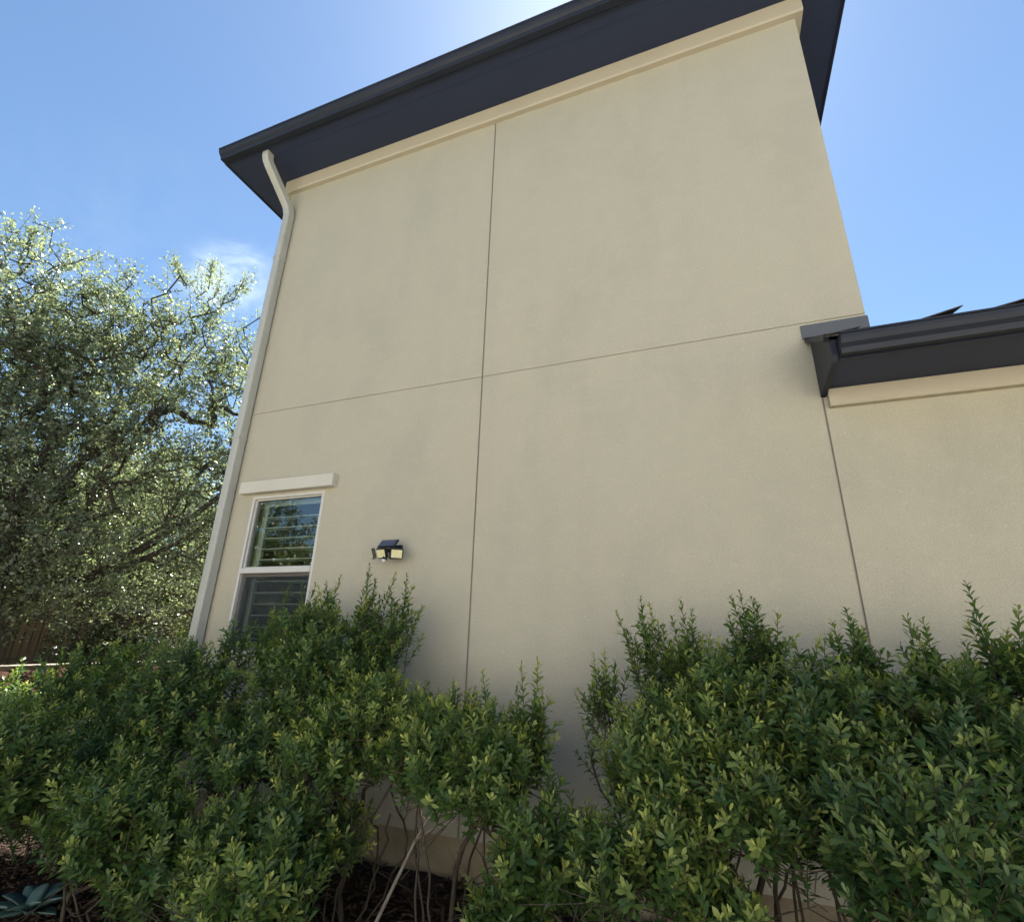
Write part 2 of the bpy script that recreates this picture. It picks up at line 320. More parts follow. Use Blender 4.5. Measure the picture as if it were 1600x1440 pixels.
# downspout with elbows
b = MB(); xd = -4.069
b.rect_tube([(xd-.07, -.415, 6.385), (xd-.07, -.415, 6.33), (xd-.065, -.40, 6.275), (xd-.05, -.365, 6.215), (xd-.018, -.15, 5.985), (xd-.003, -.085, 5.90), (xd, -.055, 5.81), (xd, -.055, 3.9), (xd, -.055, .35), (xd, -.09, .2), (xd, -.24, .12)], .042, .046)
for z in (5.2, 3.1, 1.0): b.box(xd-.045, xd+.045, -.1035, -.004, z, z+.025)
b.build('downspout', M['downspout'], house, smooth=False)
# window
win = link('window', bpy.data.meshes.new('window'), None, house)
bm = MB(); fr = .034; y0, y1 = -.004, .07
def ring(b, x0, x1, z0, z1, t, y0, y1):
    b.box(x0, x0+t, y0, y1, z0, z1); b.box(x1-t, x1, y0, y1, z0, z1); b.box(x0+t, x1-t, y0+.001, y1, z1-t, z1); b.box(x0+t, x1-t, y0+.001, y1, z0, z0+t)
ring(bm, WX0, WX1, WZ0, WZ1, .024, y0, y1)
bm.bm.to_mesh(win.data); bm.bm.free(); win.data.materials.append(M['frame'])
b = MB(); b.box(WX0+.024, WX1-.024, -.012, .05, 1.855, 1.897); b.build('meeting_rail', M['frame'], win, bevel=.003)
b = MB(); ring(b, WX0+.0245, WX1-.0245, 1.898, WZ1-.0245, .012, .018, .05); b.build('sash', M['frame'], win)
b = MB(); ring(b, WX0+.0245, WX1-.0245, WZ0+.0245, 1.854, .024, .03, .06); b.build('sash', M['screenframe'], win)
b = MB(); b.poly([(WX0+.025, .034, 1.9), (WX1-.025, .034, 1.9), (WX1-.025, .034, WZ1-.03), (WX0+.025, .034, WZ1-.03)]); b.build('pane', M['glass'], win)
b = MB(); b.poly([(WX0+.025, .047, WZ0+.03), (WX1-.025, .047, WZ0+.03), (WX1-.025, .047, 1.853), (WX0+.025, .047, 1.853)]); b.build('pane', M['glass'], win)
b = MB(); b.poly([(WX0+.025, .022, WZ0+.03), (WX1-.025, .022, WZ0+.03), (WX1-.025, .022, 1.853), (WX0+.025, .022, 1.853)]); b.build('insect_screen', M['screen'], win)
# plantation shutter inside
b = MB(); b.box(-3.80, -3.715, .115, .145, WZ0, WZ1); b.box(-3.07, -3.0, .115, .145, WZ0, WZ1); b.box(-3.715, -3.07, .116, .144, WZ1-.07, WZ1); b.box(-3.715, -3.07, .116, .144, WZ0, WZ0+.07)
z = WZ0+.11
while z < WZ1-.09:
    T = Matrix.Translation((0, .13, z)) @ Matrix.Rotation(R_(-3), 4, 'X'); b.box(-3.714, -3.071, -.038, .038, -.0045, .0045, T); z += .093
b.build('shutter', M['shutter'], win)
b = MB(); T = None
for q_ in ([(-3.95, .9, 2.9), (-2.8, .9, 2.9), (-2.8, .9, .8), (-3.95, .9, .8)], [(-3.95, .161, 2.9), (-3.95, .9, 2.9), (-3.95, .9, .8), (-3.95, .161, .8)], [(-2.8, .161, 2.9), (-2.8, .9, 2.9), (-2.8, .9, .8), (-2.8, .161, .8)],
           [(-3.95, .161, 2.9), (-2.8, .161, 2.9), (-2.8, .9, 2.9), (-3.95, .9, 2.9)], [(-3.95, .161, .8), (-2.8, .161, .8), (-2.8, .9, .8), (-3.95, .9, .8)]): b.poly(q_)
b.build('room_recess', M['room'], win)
b = MB(); b.box(-3.925, -2.885, -.062, -.001, 2.556, 2.664); b.build('window_header', M['header'], house, bevel=.003)
# low side wing: soffit, end board, gutter, trim, flashing, roof
b = MB(); b.box(.759, 9.4, -.40, -.001, 2.874, 2.886); b.build('wing_soffit', M['soffit'], house)
b = MB(); b.box(.759, 9.4, -.418, -.401, 2.862, 3.0); b.build('wing_fascia', M['metal_dark'], house)
b = MB(); b.prism([(-.002, 2.838), (-.04, 2.842), (-.398, 2.866), (-.418, 2.9), (-.418, 2.995), (-.30, 3.09), (-.002, 3.245)], .728, .758); b.build('end_board', M['metal_dark'], house, bevel=.003)
b = MB(); b.prism([(-.42, 2.99), (-.45, 3.02), (-.002, 3.262), (-.002, 3.232)], .70, .727); b.build('drip_edge', M['metal_dark'], house)
gutter(.762, 9.4, -.42, 2.876, house, .93)
b = MB(); b.prism([(-.048, 2.872), (-.048, 2.775), (-.040, 2.762), (-.001, 2.762), (-.001, 2.872)], .762, 9.05); b.build('trim_band', M['trim'], house, bevel=.002)
b = MB(); b.prism([(-.012, 3.268), (-.016, 3.35), (-.004, 3.362), (.0, 3.362), (.0, 3.268)], .69, 1.06); b.prism([(-.016, 3.252), (-.07, 3.232), (-.07, 3.235), (-.013, 3.268)], .69, 1.06); b.build('flashing', M['flash'], house)
# wing roof, built up from overlapping courses
b = MB(); sl_ = .545; ye, ze = -.455, 2.995
nr = 36; cw = .15
for k in range(nr):
    ya = ye + k*cw; za = ze + sl_*(ya-ye); yb_ = ya + cw + .03; zb_ = za + sl_*(cw+.03) - .004
    xa = .705 if yb_ < 0 else (.705 if ya < -.2 else XR+.004)
    if k in (2, 3): xa = XR+.004
    if k == 2: b.prism([(ya, za), (-.01, ze + sl_*(-.01-ye)), (-.01, ze + sl_*(-.01-ye)+.008), (ya, za+.010)], .705, XR+.004)
    b.prism([(ya, za), (yb_, zb_), (yb_, zb_+.004), (ya, za+.012)], xa, 9.4)
for k, x in enumerate(np.arange(.73, 9.3, .33)):       # lifted tabs and thicker laminated shingles along the eave
    x = x + rng.uniform(-.03, .03); wv = rng.uniform(.12, .24); li = rng.uniform(.004, .02)
    if k == 1: li = .045; x = 1.12; wv = .20
    if abs(x-1.5) < .14: li = .045; wv = .24
    bz = ze + .0125
    vs = [(x, ye-.012, bz), (x+wv, ye-.012, bz+li), (x+wv, ye+.13, bz+sl_*.142+.003), (x, ye+.13, bz+sl_*.142+.001)]
    b.poly(vs); b.poly([(p[0], p[1], p[2]-.006) for p in vs]); 
    b.poly([vs[0], vs[1], (x+wv, ye-.012, bz+li-.006), (x, ye-.012, bz-.006)]); b.poly([vs[1], vs[2], (vs[2][0], vs[2][1], vs[2][2]-.006), (vs[1][0], vs[1][1], vs[1][2]-.006)])
b.build('wing_roof', M['shingle'], house)
b = MB(); b.prism([(-.40, 2.99), (5.0, 2.99+sl_*5.38-.03), (10.5, 2.99)], XR+.02, 9.3); b.build('wing_roof_deck', M['shingle'], house)

# ---------------------------------------------------------------- added house, unseen behind the camera, to bounce sunlight onto the main wall
bounce_house = empty('house', (1.5, -14, 0), 'added unseen pale house that bounces sunlight onto the two storey house', 'house')
M['pale'] = tex(mat('bounce_stucco', (.80, .78, .71), .9, .2), [(.8, 5, .4, .7, (.74, .72, .65), .7, U)], [(150, 3, .4, .005, U)])
b = MB(); b.box(-7.5, 11, -18, -9.8, 0, 6); b.build('wall', M['pale'], bounce_house)
b = MB(); q4 = [(-7.8, -18.4, 6.002), (11.3, -18.4, 6.002), (11.3, -9.5, 6.002), (-7.8, -9.5, 6.002)]
b.poly(q4); b.poly([q4[0], q4[1], (7, -14, 7.8), (-3.5, -14, 7.8)]); b.poly([q4[3], q4[2], (7, -14, 7.8), (-3.5, -14, 7.8)]); b.poly([q4[0], q4[3], (-3.5, -14, 7.8)]); b.poly([q4[1], q4[2], (7, -14, 7.8)])
b.build('roof', M['shingle'], bounce_house)
for x in (-4.2, 1.8, 7.8):
    for z in (1.0, 4.0):
        b = MB()
        for x0, x1, z0, z1 in ((x, x+.05, z, z+1.4), (x+.95, x+1, z, z+1.4), (x+.05, x+.95, z, z+.05), (x+.05, x+.95, z+1.35, z+1.4)): b.box(x0, x1, -9.81, -9.76, z0, z1)
        f_ = b.build('window', M['frame'], bounce_house); b = MB(); b.box(x+.05, x+.95, -9.81, -9.785, z+.05, z+1.35); b.build('pane', M['solar'], f_)

# ---------------------------------------------------------------- solar security light
sec = empty('security_light', (-2.22, 0, 1.97), 'black solar security light with three lamp heads mounted right of the window', 'wall light')
b = MB(); b.box(-2.27, -2.17, -.03, -.001, 1.935, 2.035); b.box(-2.235, -2.205, -.115, -.03, 1.97, 2.0); b.build('mount_bracket', M['black'], sec, bevel=.003)
T = Matrix.Translation((-2.222, -.125, 2.032)) @ Matrix.Rotation(R_(4), 4, 'Z') @ Matrix.Rotation(R_(-38), 4, 'X')
b = MB(); b.box(-.074, .074, -.006, .006, -.038, .045, Matrix.Translation((-2.222, -.125, 2.028)) @ Matrix.Rotation(R_(-42), 4, 'X')); sp = b.build('solar_panel', M['black'], sec, bevel=.002)
b = MB(); b.box(-.066, .066, -.0085, -.0065, -.031, .038, Matrix.Translation((-2.222, -.125, 2.028)) @ Matrix.Rotation(R_(-42), 4, 'X')); b.build('cell', M['solar'], sp)
for cx, cy, cz, yaw, pt, wv in ((-2.248, -.15, 1.957, -8, -24, .046), (-2.138, -.125, 1.955, 34, -18, .046), (-2.352, -.112, 1.962, -50, -18, .044)):
    T = Matrix.Translation((cx, cy, cz)) @ Matrix.Rotation(R_(yaw), 4, 'Z') @ Matrix.Rotation(R_(-pt), 4, 'X')
    b = MB(); b.box(-wv, wv, -.012, .014, -.037, .037, T); hd = b.build('lamp_head', M['black'], sec, bevel=.004)
    b = MB(); b.box(-wv+.008, wv-.008, -.0145, -.0125, -.029, .029, T); b.build('lens', M['lens'], hd)
bmv = bmesh.new(); bmesh.ops.create_uvsphere(bmv, u_segments=20, v_segments=12, radius=.015, matrix=Matrix.Translation((-2.226, -.15, 1.905)))
me = bpy.data.meshes.new('motion_sensor'); bmv.to_mesh(me); bmv.free(); me.shade_smooth(); ms_ = link('motion_sensor', me, M['white'], sec)
b = MB(); b.tube([(-2.226, -.135, 1.955), (-2.226, -.142, 1.925), (-2.226, -.146, 1.908)], [.014, .018, .019], 14); b.build('sensor_housing', M['black'], sec)

# ---------------------------------------------------------------- plants
def grow(roots, targets, step, jit, up=0.25):
    """attach each target to the nearest node already grown; returns nodes, parents, descendant counts, node index of every target"""
    nodes = [np.array(p, float) for p in roots[0]]; par = list(roots[1]); tn = []
    cap = len(nodes) + len(targets)*12 + 50; A = np.zeros((cap, 3)); A[:len(nodes)] = nodes; n = len(nodes)
    base = A[0].copy()
    order = np.argsort(np.linalg.norm(targets - A[:n].mean(0), axis=1)); idx = np.zeros(len(targets), int)
    for k in order:
        t = targets[k]; dv = A[:n] - t; d2 = (dv**2).sum(1) + np.where(dv[:, 2] > 0, (dv[:, 2]*2)**2, 0)
        j = int(np.argmin(d2)); a = A[j]; dist = np.linalg.norm(t-a); s = int(min(12, max(1, round(dist/step))))
        prev = j; off = rng.normal(size=3)*jit*dist
        for q in range(1, s+1):
            f = q/s; p = a + (t-a)*f + off*math.sin(math.pi*f) + np.array([0, 0, -up*dist*math.sin(math.pi*f)*.35])
            if n >= cap: break
            A[n] = p; par.append(prev); prev = n; n += 1
        idx[k] = prev
    par = np.array(par); cnt = np.zeros(n); cnt[idx] += 1
    for i in range(n-1, -1, -1):
        if par[i] >= 0: cnt[par[i]] += cnt[i]
    return A[:n], par, cnt, idx
def skeleton_mesh(name, A, par, rad, sides):
    e = np.where(par >= 0)[0]; P0 = A[par[e]]; P1 = A[e]; r1 = rad[e]; r0 = np.minimum(rad[par[e]], r1*1.35)
    d = nrm(P1-P0); P1 = P1 + d*r1[:, None]*.4; P0 = P0 - d*r0[:, None]*.3; u, v = perp(d)
    an = np.arange(sides)*2*np.pi/sides
    ring = (u[:, None]*np.cos(an)[None, :, None] + v[:, None]*np.sin(an)[None, :, None])
    V = np.concatenate([P0[:, None]+ring*r0[:, None, None], P1[:, None]+ring*r1[:, None, None]], 1).reshape(-1, 3)
    k = np.arange(sides); f = np.stack([k, (k+1) % sides, (k+1) % sides+sides, k+sides], -1)
    F = (np.arange(len(e))[:, None, None]*2*sides + f[None]).reshape(-1, 4)
    return npmesh(name, V, F, smooth=True)
def leaves(P, D, Nn, ln, wd, rnd, tip, name, fold=.25, simple=False):
    """leaf blades: P base, D direction, Nn face normal; two folded quads each (or one when simple)"""
    S = nrm(np.cross(D, Nn)); Nn = np.cross(S, D); ln = ln[:, None]; wd = wd[:, None]; n = len(P)
    a = P; c = P + D*ln - Nn*ln*.10; l = P + D*ln*.48 + S*wd + Nn*wd*fold; r = P + D*ln*.48 - S*wd + Nn*wd*fold
    if simple:
        V = np.stack([a, r, c, l], 1).reshape(-1, 3); F = np.arange(n*4).reshape(n, 4); k = 4
    else:
        mdl = P + D*ln*.55; l1 = P + D*ln*.34 + S*wd*.72 + Nn*wd*fold*.7; r1 = P + D*ln*.34 - S*wd*.72 + Nn*wd*fold*.7
        l = P + D*ln*.72 + S*wd*.92 + Nn*(wd*fold - ln*.03); r = P + D*ln*.72 - S*wd*.92 + Nn*(wd*fold - ln*.03)
        V = np.stack([a, r1, r, c, l, l1, mdl], 1).reshape(-1, 3)
        F = (np.arange(n)[:, None, None]*7 + np.array([[0, 1, 2, 6], [6, 2, 3, 4], [0, 6, 4, 5]])[None]).reshape(-1, 4); k = 7
    return npmesh(name, V, F, {'rnd': np.repeat(rnd, k), 'tip': np.repeat(tip, k)})
def shoots(B, D, Lh, nper, l0, w0, bend=.25, young=.5, tone=.45):
    """leaf arrays for leafy shoots from B along D; leaves spiral up each stem"""
    out = []; paths = []
    for i in range(len(B)):
        n = max(5, int(nper*Lh[i])); t = np.linspace(.06, 1, n); d = D[i]; u, v = perp(d[None]); u, v = u[0], v[0]
        hang = rng.normal(size=3)*.10
        axis = B[i] + d*Lh[i]*t[:, None] + (np.array([0, 0, 1.])*bend*.3 + hang)*Lh[i]*(t**2)[:, None]
        tg = nrm(d + (np.array([0, 0, 1.])*bend*.6 + 2*hang)*t[:, None])
        ph = np.arange(n)*2.399 + rng.uniform(0, 6.28) + rng.normal(size=n)*.25
        th = np.radians(78 - 38*t + rng.normal(size=n)*9)
        rd = u*np.cos(ph)[:, None] + v*np.sin(ph)[:, None]
        ld = nrm(tg*np.cos(th)[:, None] + rd*np.sin(th)[:, None]); nn = nrm(tg*np.sin(th)[:, None] - rd*np.cos(th)[:, None] + rng.normal(size=(n, 3))*.22)
        s = (1 - .55*np.clip((t-.75)/.25, 0, 1)**1.5) * (.75+.25*np.clip(t/.2, 0, 1)) * rng.uniform(.8, 1.2, n)
        yg = rng.uniform(0, 1)**1.3*young
        tp = np.clip((t-.62)/.38, 0, 1)*yg + rng.uniform(0, .06, n)
        out.append((axis, ld, nn, l0*s, w0*s*rng.uniform(.85, 1.15, n), np.clip(rng.normal(tone, .25, n)+rng.normal()*.12, 0, 1), np.clip(tp, 0, 1)))
        k = np.linspace(0, 1, 5); paths.append(B[i] + d*Lh[i]*k[:, None] + (np.array([0, 0, 1.])*bend*.3 + hang)*Lh[i]*(k**2)[:, None])
    return [np.concatenate([o[j] for o in out]) for j in range(7)], paths
def shoot_stems(paths, r):
    A = np.concatenate(paths); par = np.concatenate([np.concatenate([[-1], np.arange(len(p)-1)+sum_]) for p, sum_ in zip(paths, np.cumsum([0]+[len(p) for p in paths[:-1]]))]).astype(int)
    rad = np.concatenate([np.linspace(r, r*.45, len(p)) for p in paths]); return A, par, rad
def shrub(x, y, lobes, leaders, label, nsh=170, leaf=.046, stems=7, spread=.22, dead=20, dens=135, slen=(.12, .25), young=1.0, tone=.45):
    root = empty('shrub', (x, y, 0), label, 'shrub', 'hedge shrubs planted along the stucco wall')
    tg = []; dr = []; ln = []
    tot = sum(l[3]*l[4]*l[5] for l in lobes)
    for cx, cy, cz, rx, ry, rz in lobes:
        k = int(2.75*nsh*rx*ry*rz/tot); c = np.array([cx, cy, cz]); r = np.array([rx, ry, rz])
        q = nrm(rng.normal(size=(k, 3))) * (rng.uniform(.25, 1, k)**.45)[:, None]
        q[:, 2] = np.where(q[:, 2] < -.5, -q[:, 2]*.5, q[:, 2])
        q *= 1 + .16*np.sin(q[:, :1]*9+cx*5)*np.cos(q[:, 2:3]*8+cy*3)
        L_ = rng.uniform(*slen, k); p = c + q*r
        dd = nrm(nrm(q*np.array([1, 1, .6])) * rng.uniform(.4, .9, (k, 1)) + np.array([0, 0, .85]) + rng.normal(size=(k, 3))*.28)
        b = p - dd*L_[:, None]*.7; b[:, 1] = np.minimum(b[:, 1], -.06)
        tg.append(b); dr.append(dd); ln.append(L_)
    plumes = []
    for lx, ly, lz, L_, ax in leaders:
        plumes.append((lx, ly, lz, L_, ax))
        if L_ >= .3:
            for q_ in range(4 if L_ >= .4 else 3):
                plumes.append((lx + rng.uniform(-.075, .075), ly + rng.uniform(-.05, .04), lz - rng.uniform(.04, .20), L_*rng.uniform(.6, .85), ax + rng.uniform(-.16, .16)))
    for lx, ly, lz, L_, ax in plumes:        # long shoots standing out of the top: tip position, length, lean
        d = nrm(np.array([ax, 0.02, 1.])); tg.append((np.array([lx, ly, lz]) - d*L_)[None]); dr.append(d[None]); ln.append(np.array([L_]))
        for kk in range(int(L_*15)):             # side sprigs on the leader
            f = rng.uniform(.0, .62); p = np.array([lx, ly, lz]) - d*L_*(1-f); a = rng.uniform(0, 6.28)
            sdv = nrm(d + np.array([math.cos(a), math.sin(a)*.6, .1])*.75); tg.append(p[None]); dr.append(sdv[None]); ln.append(np.array([rng.uniform(.10, .2)*(1.15-f)]))
    B = np.concatenate(tg); Dd = np.concatenate(dr); Ls = np.concatenate(ln)
    B[:, 2] = np.maximum(B[:, 2], .1)
    zc = np.mean([l[2] for l in lobes]); nodes = []; par = []
    for s in range(stems):
        a = rng.uniform(0, 6.28); p = np.array([x + math.cos(a)*.07, y + math.sin(a)*.05, -.02]); e = np.array([x + math.cos(a)*spread*rng.uniform(.5, 1.2), y + math.sin(a)*spread*.7, zc*rng.uniform(.7, 1.0)])
        o = rng.normal(size=3)*.09; pv = -1
        for k in range(9):
            f = k/8; nodes.append(p + (e-p)*f + o*math.sin(math.pi*f) + rng.normal(size=3)*.009*(k > 0)); par.append(pv); pv = len(nodes)-1
    A, pr_, cnt, ix = grow((nodes, par), B, .07, .10)
    rad = .0014 + .00065*np.sqrt(cnt)
    rad[:len(nodes)] = np.maximum(rad[:len(nodes)], .0055)
    (P, D, Nn, l, w_, rn, tp), paths = shoots(B, Dd, Ls, dens, leaf, leaf*.185, young=young, tone=tone)
    A2, par2, rad2 = shoot_stems(paths, .0022)
    # dead bare twigs low in the shrub
    dn = []; 
    for k in range(dead):
        j = rng.integers(0, len(A)); p = A[j]
        if p[2] > zc: continue
        d = nrm(rng.normal(size=3)*np.array([1, .6, .7])); o = rng.normal(size=3)*.03; Lk = rng.uniform(.12, .4)
        dn.append(np.array([p + d*Lk*f + o*math.sin(f*3) for f in np.linspace(0, 1, 6)]))
        for r_ in range(2):
            q0 = dn[-1-r_][2+r_]; d2 = nrm(d + rng.normal(size=3)*.7); dn.append(np.array([q0 + d2*Lk*.5*f for f in np.linspace(0, 1, 4)]))
    if dn: A3, par3, rad3 = shoot_stems(dn, .0026); A3[:, 1] = np.minimum(A3[:, 1], -.02)
    else: A3, par3, rad3 = np.zeros((0, 3)), np.zeros(0, int), np.zeros(0)
    par_all = np.concatenate([pr_, np.where(par2 >= 0, par2+len(A), -1), np.where(par3 >= 0, par3+len(A)+len(A2), -1)])
    A_all = np.concatenate([A, A2, A3]); A_all[:, 1] = np.minimum(A_all[:, 1], -.012)
    link('stems', skeleton_mesh('stems', A_all, par_all, np.concatenate([rad, rad2, rad3]), 5), M['stem'], root)
    ok = (P[:, 1] < -.02) & (P[:, 1]+D[:, 1]*l < -.005)
    link('foliage', leaves(P[ok], D[ok], Nn[ok], l[ok], w_[ok], rn[ok], tp[ok], 'foliage'), M['shrubleaf'], root)
    return root

#      x, y, lobes(cx,cy,cz,rx,ry,rz), leaders(tipx,tipy,tipz,length,lean), label
SH = [
 (-4.75, -.95, [(-4.8, -.95, .62, .42, .36, .36), (-5.1, -.8, .45, .35, .3, .35)], [(-4.7, -.9, 1.12, .3, -.1)], 'bushy green shrub at the far left end of the hedge beyond the downspout', 150),
 (-4.0, -.85, [(-4.0, -.85, .82, .42, .4, .42), (-4.2, -.95, .4, .3, .3, .3), (-3.8, -.95, .4, .3, .3, .3)], [(-3.75, -.8, 1.36, .35, -.05), (-3.6, -.75, 1.33, .3, .1), (-4.15, -.9, 1.2, .3, 0)], 'green shrub below the foot of the downspout', 190),
 (-3.25, -.75, [(-3.2, -.75, .92, .40, .36, .38), (-3.4, -.9, .62, .3, .3, .28), (-3.1, -1.0, .36, .28, .25, .22)], [(-3.05, -.6, 1.47, .35, .0), (-2.85, -.42, 1.62, .45, .02), (-3.4, -.65, 1.4, .3, -.15), (-2.85, -.5, 1.5, .35, .06)], 'leafy shrub right under the shuttered window', 190),
 (-2.5, -.62, [(-2.40, -.55, 1.12, .40, .32, .40), (-2.55, -.8, .75, .3, .3, .25), (-2.06, -.48, 1.08, .20, .16, .26), (-2.3, -1.0, .45, .25, .22, .22)], [(-2.60, -.42, 1.72, .5, .0), (-2.44, -.42, 1.78, .55, .0), (-2.34, -.5, 1.66, .5, .03), (-2.14, -.42, 1.80, .62, -.04), (-2.0, -.42, 1.70, .55, .08), (-1.86, -.42, 1.76, .6, .10), (-2.0, -.4, 1.5, .4, .15)], 'tallest shrub with long upright shoots between window and security light', 200),
 (-1.85, -.75, [(-1.8, -.7, .90, .34, .32, .28), (-1.95, -.9, .78, .25, .25, .2), (-1.9, -.85, .45, .22, .2, .2)], [(-1.35, -.6, 1.16, .25, .05), (-1.55, -.6, 1.14, .25, 0), (-1.9, -.6, 1.25, .3, -.05)], 'dense yellow tipped shrub just left of the long middle wall joint', 170),
 (-1.2, -.85, [(-1.25, -.8, .83, .33, .28, .24), (-1.0, -.85, .78, .18, .22, .2)], [(-.90, -.6, 1.27, .5, -.03), (-.97, -.62, 1.12, .35, -.1), (-1.15, -.6, 1.16, .3, 0), (-1.3, -.6, 1.14, .25, .05)], 'open shrub with bare arching stems in front of the middle wall joint', 120),
 (-.78, -1.0, [(-.76, -1.0, .56, .17, .16, .20), (-.66, -.85, .50, .14, .14, .2), (-.85, -1.05, .34, .17, .16, .16)], [(-.72, -.9, .88, .2, .05)], 'smallest low shrub standing in the dip of the hedge', 80),
 (-.28, -.8, [(-.25, -.8, .90, .27, .3, .30), (-.42, -1.1, .62, .17, .18, .16)], [(-.56, -.5, 1.35, .42, -.05), (-.62, -.5, 1.15, .29, -.22), (-.40, -.45, 1.60, .5, -.2), (-.30, -.5, 1.38, .4, -.25), (-.66, -.6, .98, .25, -.35)], 'shrub with leaning shoots at the left end of the right hand clump', 150),
 (.05, -.75, [(.02, -.7, .99, .26, .3, .34), (.05, -1.0, .85, .22, .22, .2)], [(-.12, -.5, 1.58, .45, .0), (-.2, -.52, 1.5, .35, -.1), (.0, -.5, 1.42, .3, .05)], 'shrub carrying one broad upright plume left of the tallest plume on the right', 170),
 (.42, -.78, [(.38, -.75, .98, .23, .3, .34), (.42, -1.05, .8, .25, .22, .22)], [(.14, -.5, 1.64, .5, .0), (.24, -.48, 1.56, .4, .10), (.08, -.5, 1.5, .35, -.08), (.36, -.5, 1.44, .35, 0)], 'shrub with the tallest plume of the right clump', 180),
 (.85, -.75, [(.80, -.72, .98, .24, .3, .34), (.85, -1.05, .8, .25, .22, .22)], [(.55, -.5, 1.53, .4, -.03), (.62, -.5, 1.5, .4, .05), (.78, -.52, 1.43, .3, .0), (.85, -.5, 1.5, .4, -.1)], 'dark green shrub covering the foot of the right wall joint', 180),
 (1.35, -.75, [(1.25, -.72, 1.0, .30, .3, .34), (1.35, -1.1, .8, .3, .25, .25)], [(1.02, -.5, 1.60, .5, -.12), (1.12, -.5, 1.52, .4, .02), (1.35, -.5, 1.5, .4, .05)], 'shrub with two pale shoots at the right end of the clump', 170),
 (-2.75, -1.3, [(-2.75, -1.3, .52, .32, .28, .30), (-2.45, -1.25, .35, .25, .22, .22)], [(-2.8, -1.2, .95, .25, 0)], 'low shrub in front row below the window', 130),
 (-3.45, -1.55, [(-3.4, -1.5, .70, .30, .30, .32)], [(-3.35, -1.5, 1.12, .2, 0), (-3.6, -1.5, 1.06, .2, .05)], 'blurred feathery shrub nearest the lower left corner of the photograph', 130),
 (-1.75, -1.45, [(-1.72, -1.42, .38, .22, .2, .22), (-1.9, -1.4, .28, .2, .2, .2)], [(-1.72, -1.4, .66, .15, 0)], 'low yellow green shrub in front row left of the pale bare stem', 80),
 (-.18, -1.1, [(-.22, -1.1, .66, .17, .15, .15), (-.05, -1.15, .52, .15, .14, .14)], [(-.22, -1.1, .9, .2, 0), (-.36, -1.1, .82, .18, -.1)], 'small front row shrub with bright new tips left of centre in the right clump', 72),
 (.55, -1.35, [(.50, -1.3, .78, .26, .22, .26), (.78, -1.3, .72, .24, .2, .22)], [(.62, -1.3, 1.1, .18, .1)], 'dark front row shrub nearest the lower right corner', 140),
 (-2.15, -1.2, [(-2.15, -1.2, .34, .24, .2, .26), (-1.95, -1.1, .5, .18, .16, .16)], [(-2.2, -1.2, .66, .15, 0)], 'low dark shrub among the bare stems between the window and the hedge gap', 80),
]
for i, (x, y, lobes, leaders, label, nsh) in enumerate(SH):
    shrub(x, y, lobes, leaders, label, nsh, leaf=(.047, .044, .046, .045, .043, .049, .052, .043, .045, .047, .049, .051, .044, .040, .046, .047, .046, .047)[i % 18],
          tone=(.45, .55, .4, .4, .7, .6, .5, .55, .5, .3, .2, .25, .5, .55, .6, .5, .2, .35)[i % 18], young=(.8, .9, .7, .8, 1.3, 1.2, .9, 1.0, 1.1, .8, .6, .7, .9, .8, 1.1, 1.4, .6, .9)[i % 18])
# pale bare stem leaning in the gap
b = MB(); b.tube([(-1.60, -.92, 0), (-1.545, -.90, .16), (-1.46, -.88, .34), (-1.385, -.86, .50), (-1.33, -.85, .60), (-1.21, -.84, .645)], [.0105, .009, .008, .007, .0065, .0045], 8)
b.tube([(-1.34, -.85, .59), (-1.44, -.84, .64), (-1.54, -.84, .645)], [.006, .005, .003], 6); b.tube([(-1.39, -.86, .5), (-1.30, -.88, .56), (-1.16, -.88, .62)], [.006, .005, .003], 6)
b.tube([(-1.36, -.855, .56), (-1.37, -.85, .66), (-1.33, -.84, .78)], [.006, .005, .003], 6)
tag(b.build('bare_stem', M['palestem'], smooth=True), 'pale leaning bare stem forking below the foliage in the hedge gap', 'stem')
# agave
ag = empty('agave', (-3.35, -1.22, 0), 'blue green agave rosette on the mulch at the lower left corner', 'agave')
for k in range(15):
    a = k*2.399; Lr = .21 - .005*k; el = .25 + .055*k; b = MB(); prev = None
    for j in range(9):
        f = j/8; r = Lr*f*math.cos(el*(1-.5*f)); z = .03 + Lr*f*math.sin(el) * (1-.35*f); wv = .026*(1-f)**.6*(1+1.6*f) + .001
        c = Vector((-3.35 + math.cos(a)*r, -1.22 + math.sin(a)*r, z)); s_ = Vector((-math.sin(a), math.cos(a), 0))
        row = [b.bm.verts.new(c + s_*wv + Vector((0, 0, wv*.45))), b.bm.verts.new(c - Vector((0, 0, .006*(1-f)))), b.bm.verts.new(c - s_*wv + Vector((0, 0, wv*.45))), b.bm.verts.new(c - Vector((0, 0, .006+.02*(1-f))))]
        if prev:
            for i in range(4): b.bm.faces.new((prev[i], prev[(i+1) % 4], row[(i+1) % 4], row[i]))
        prev = row
    b.build('leaf', M['agave'], ag, smooth=True)

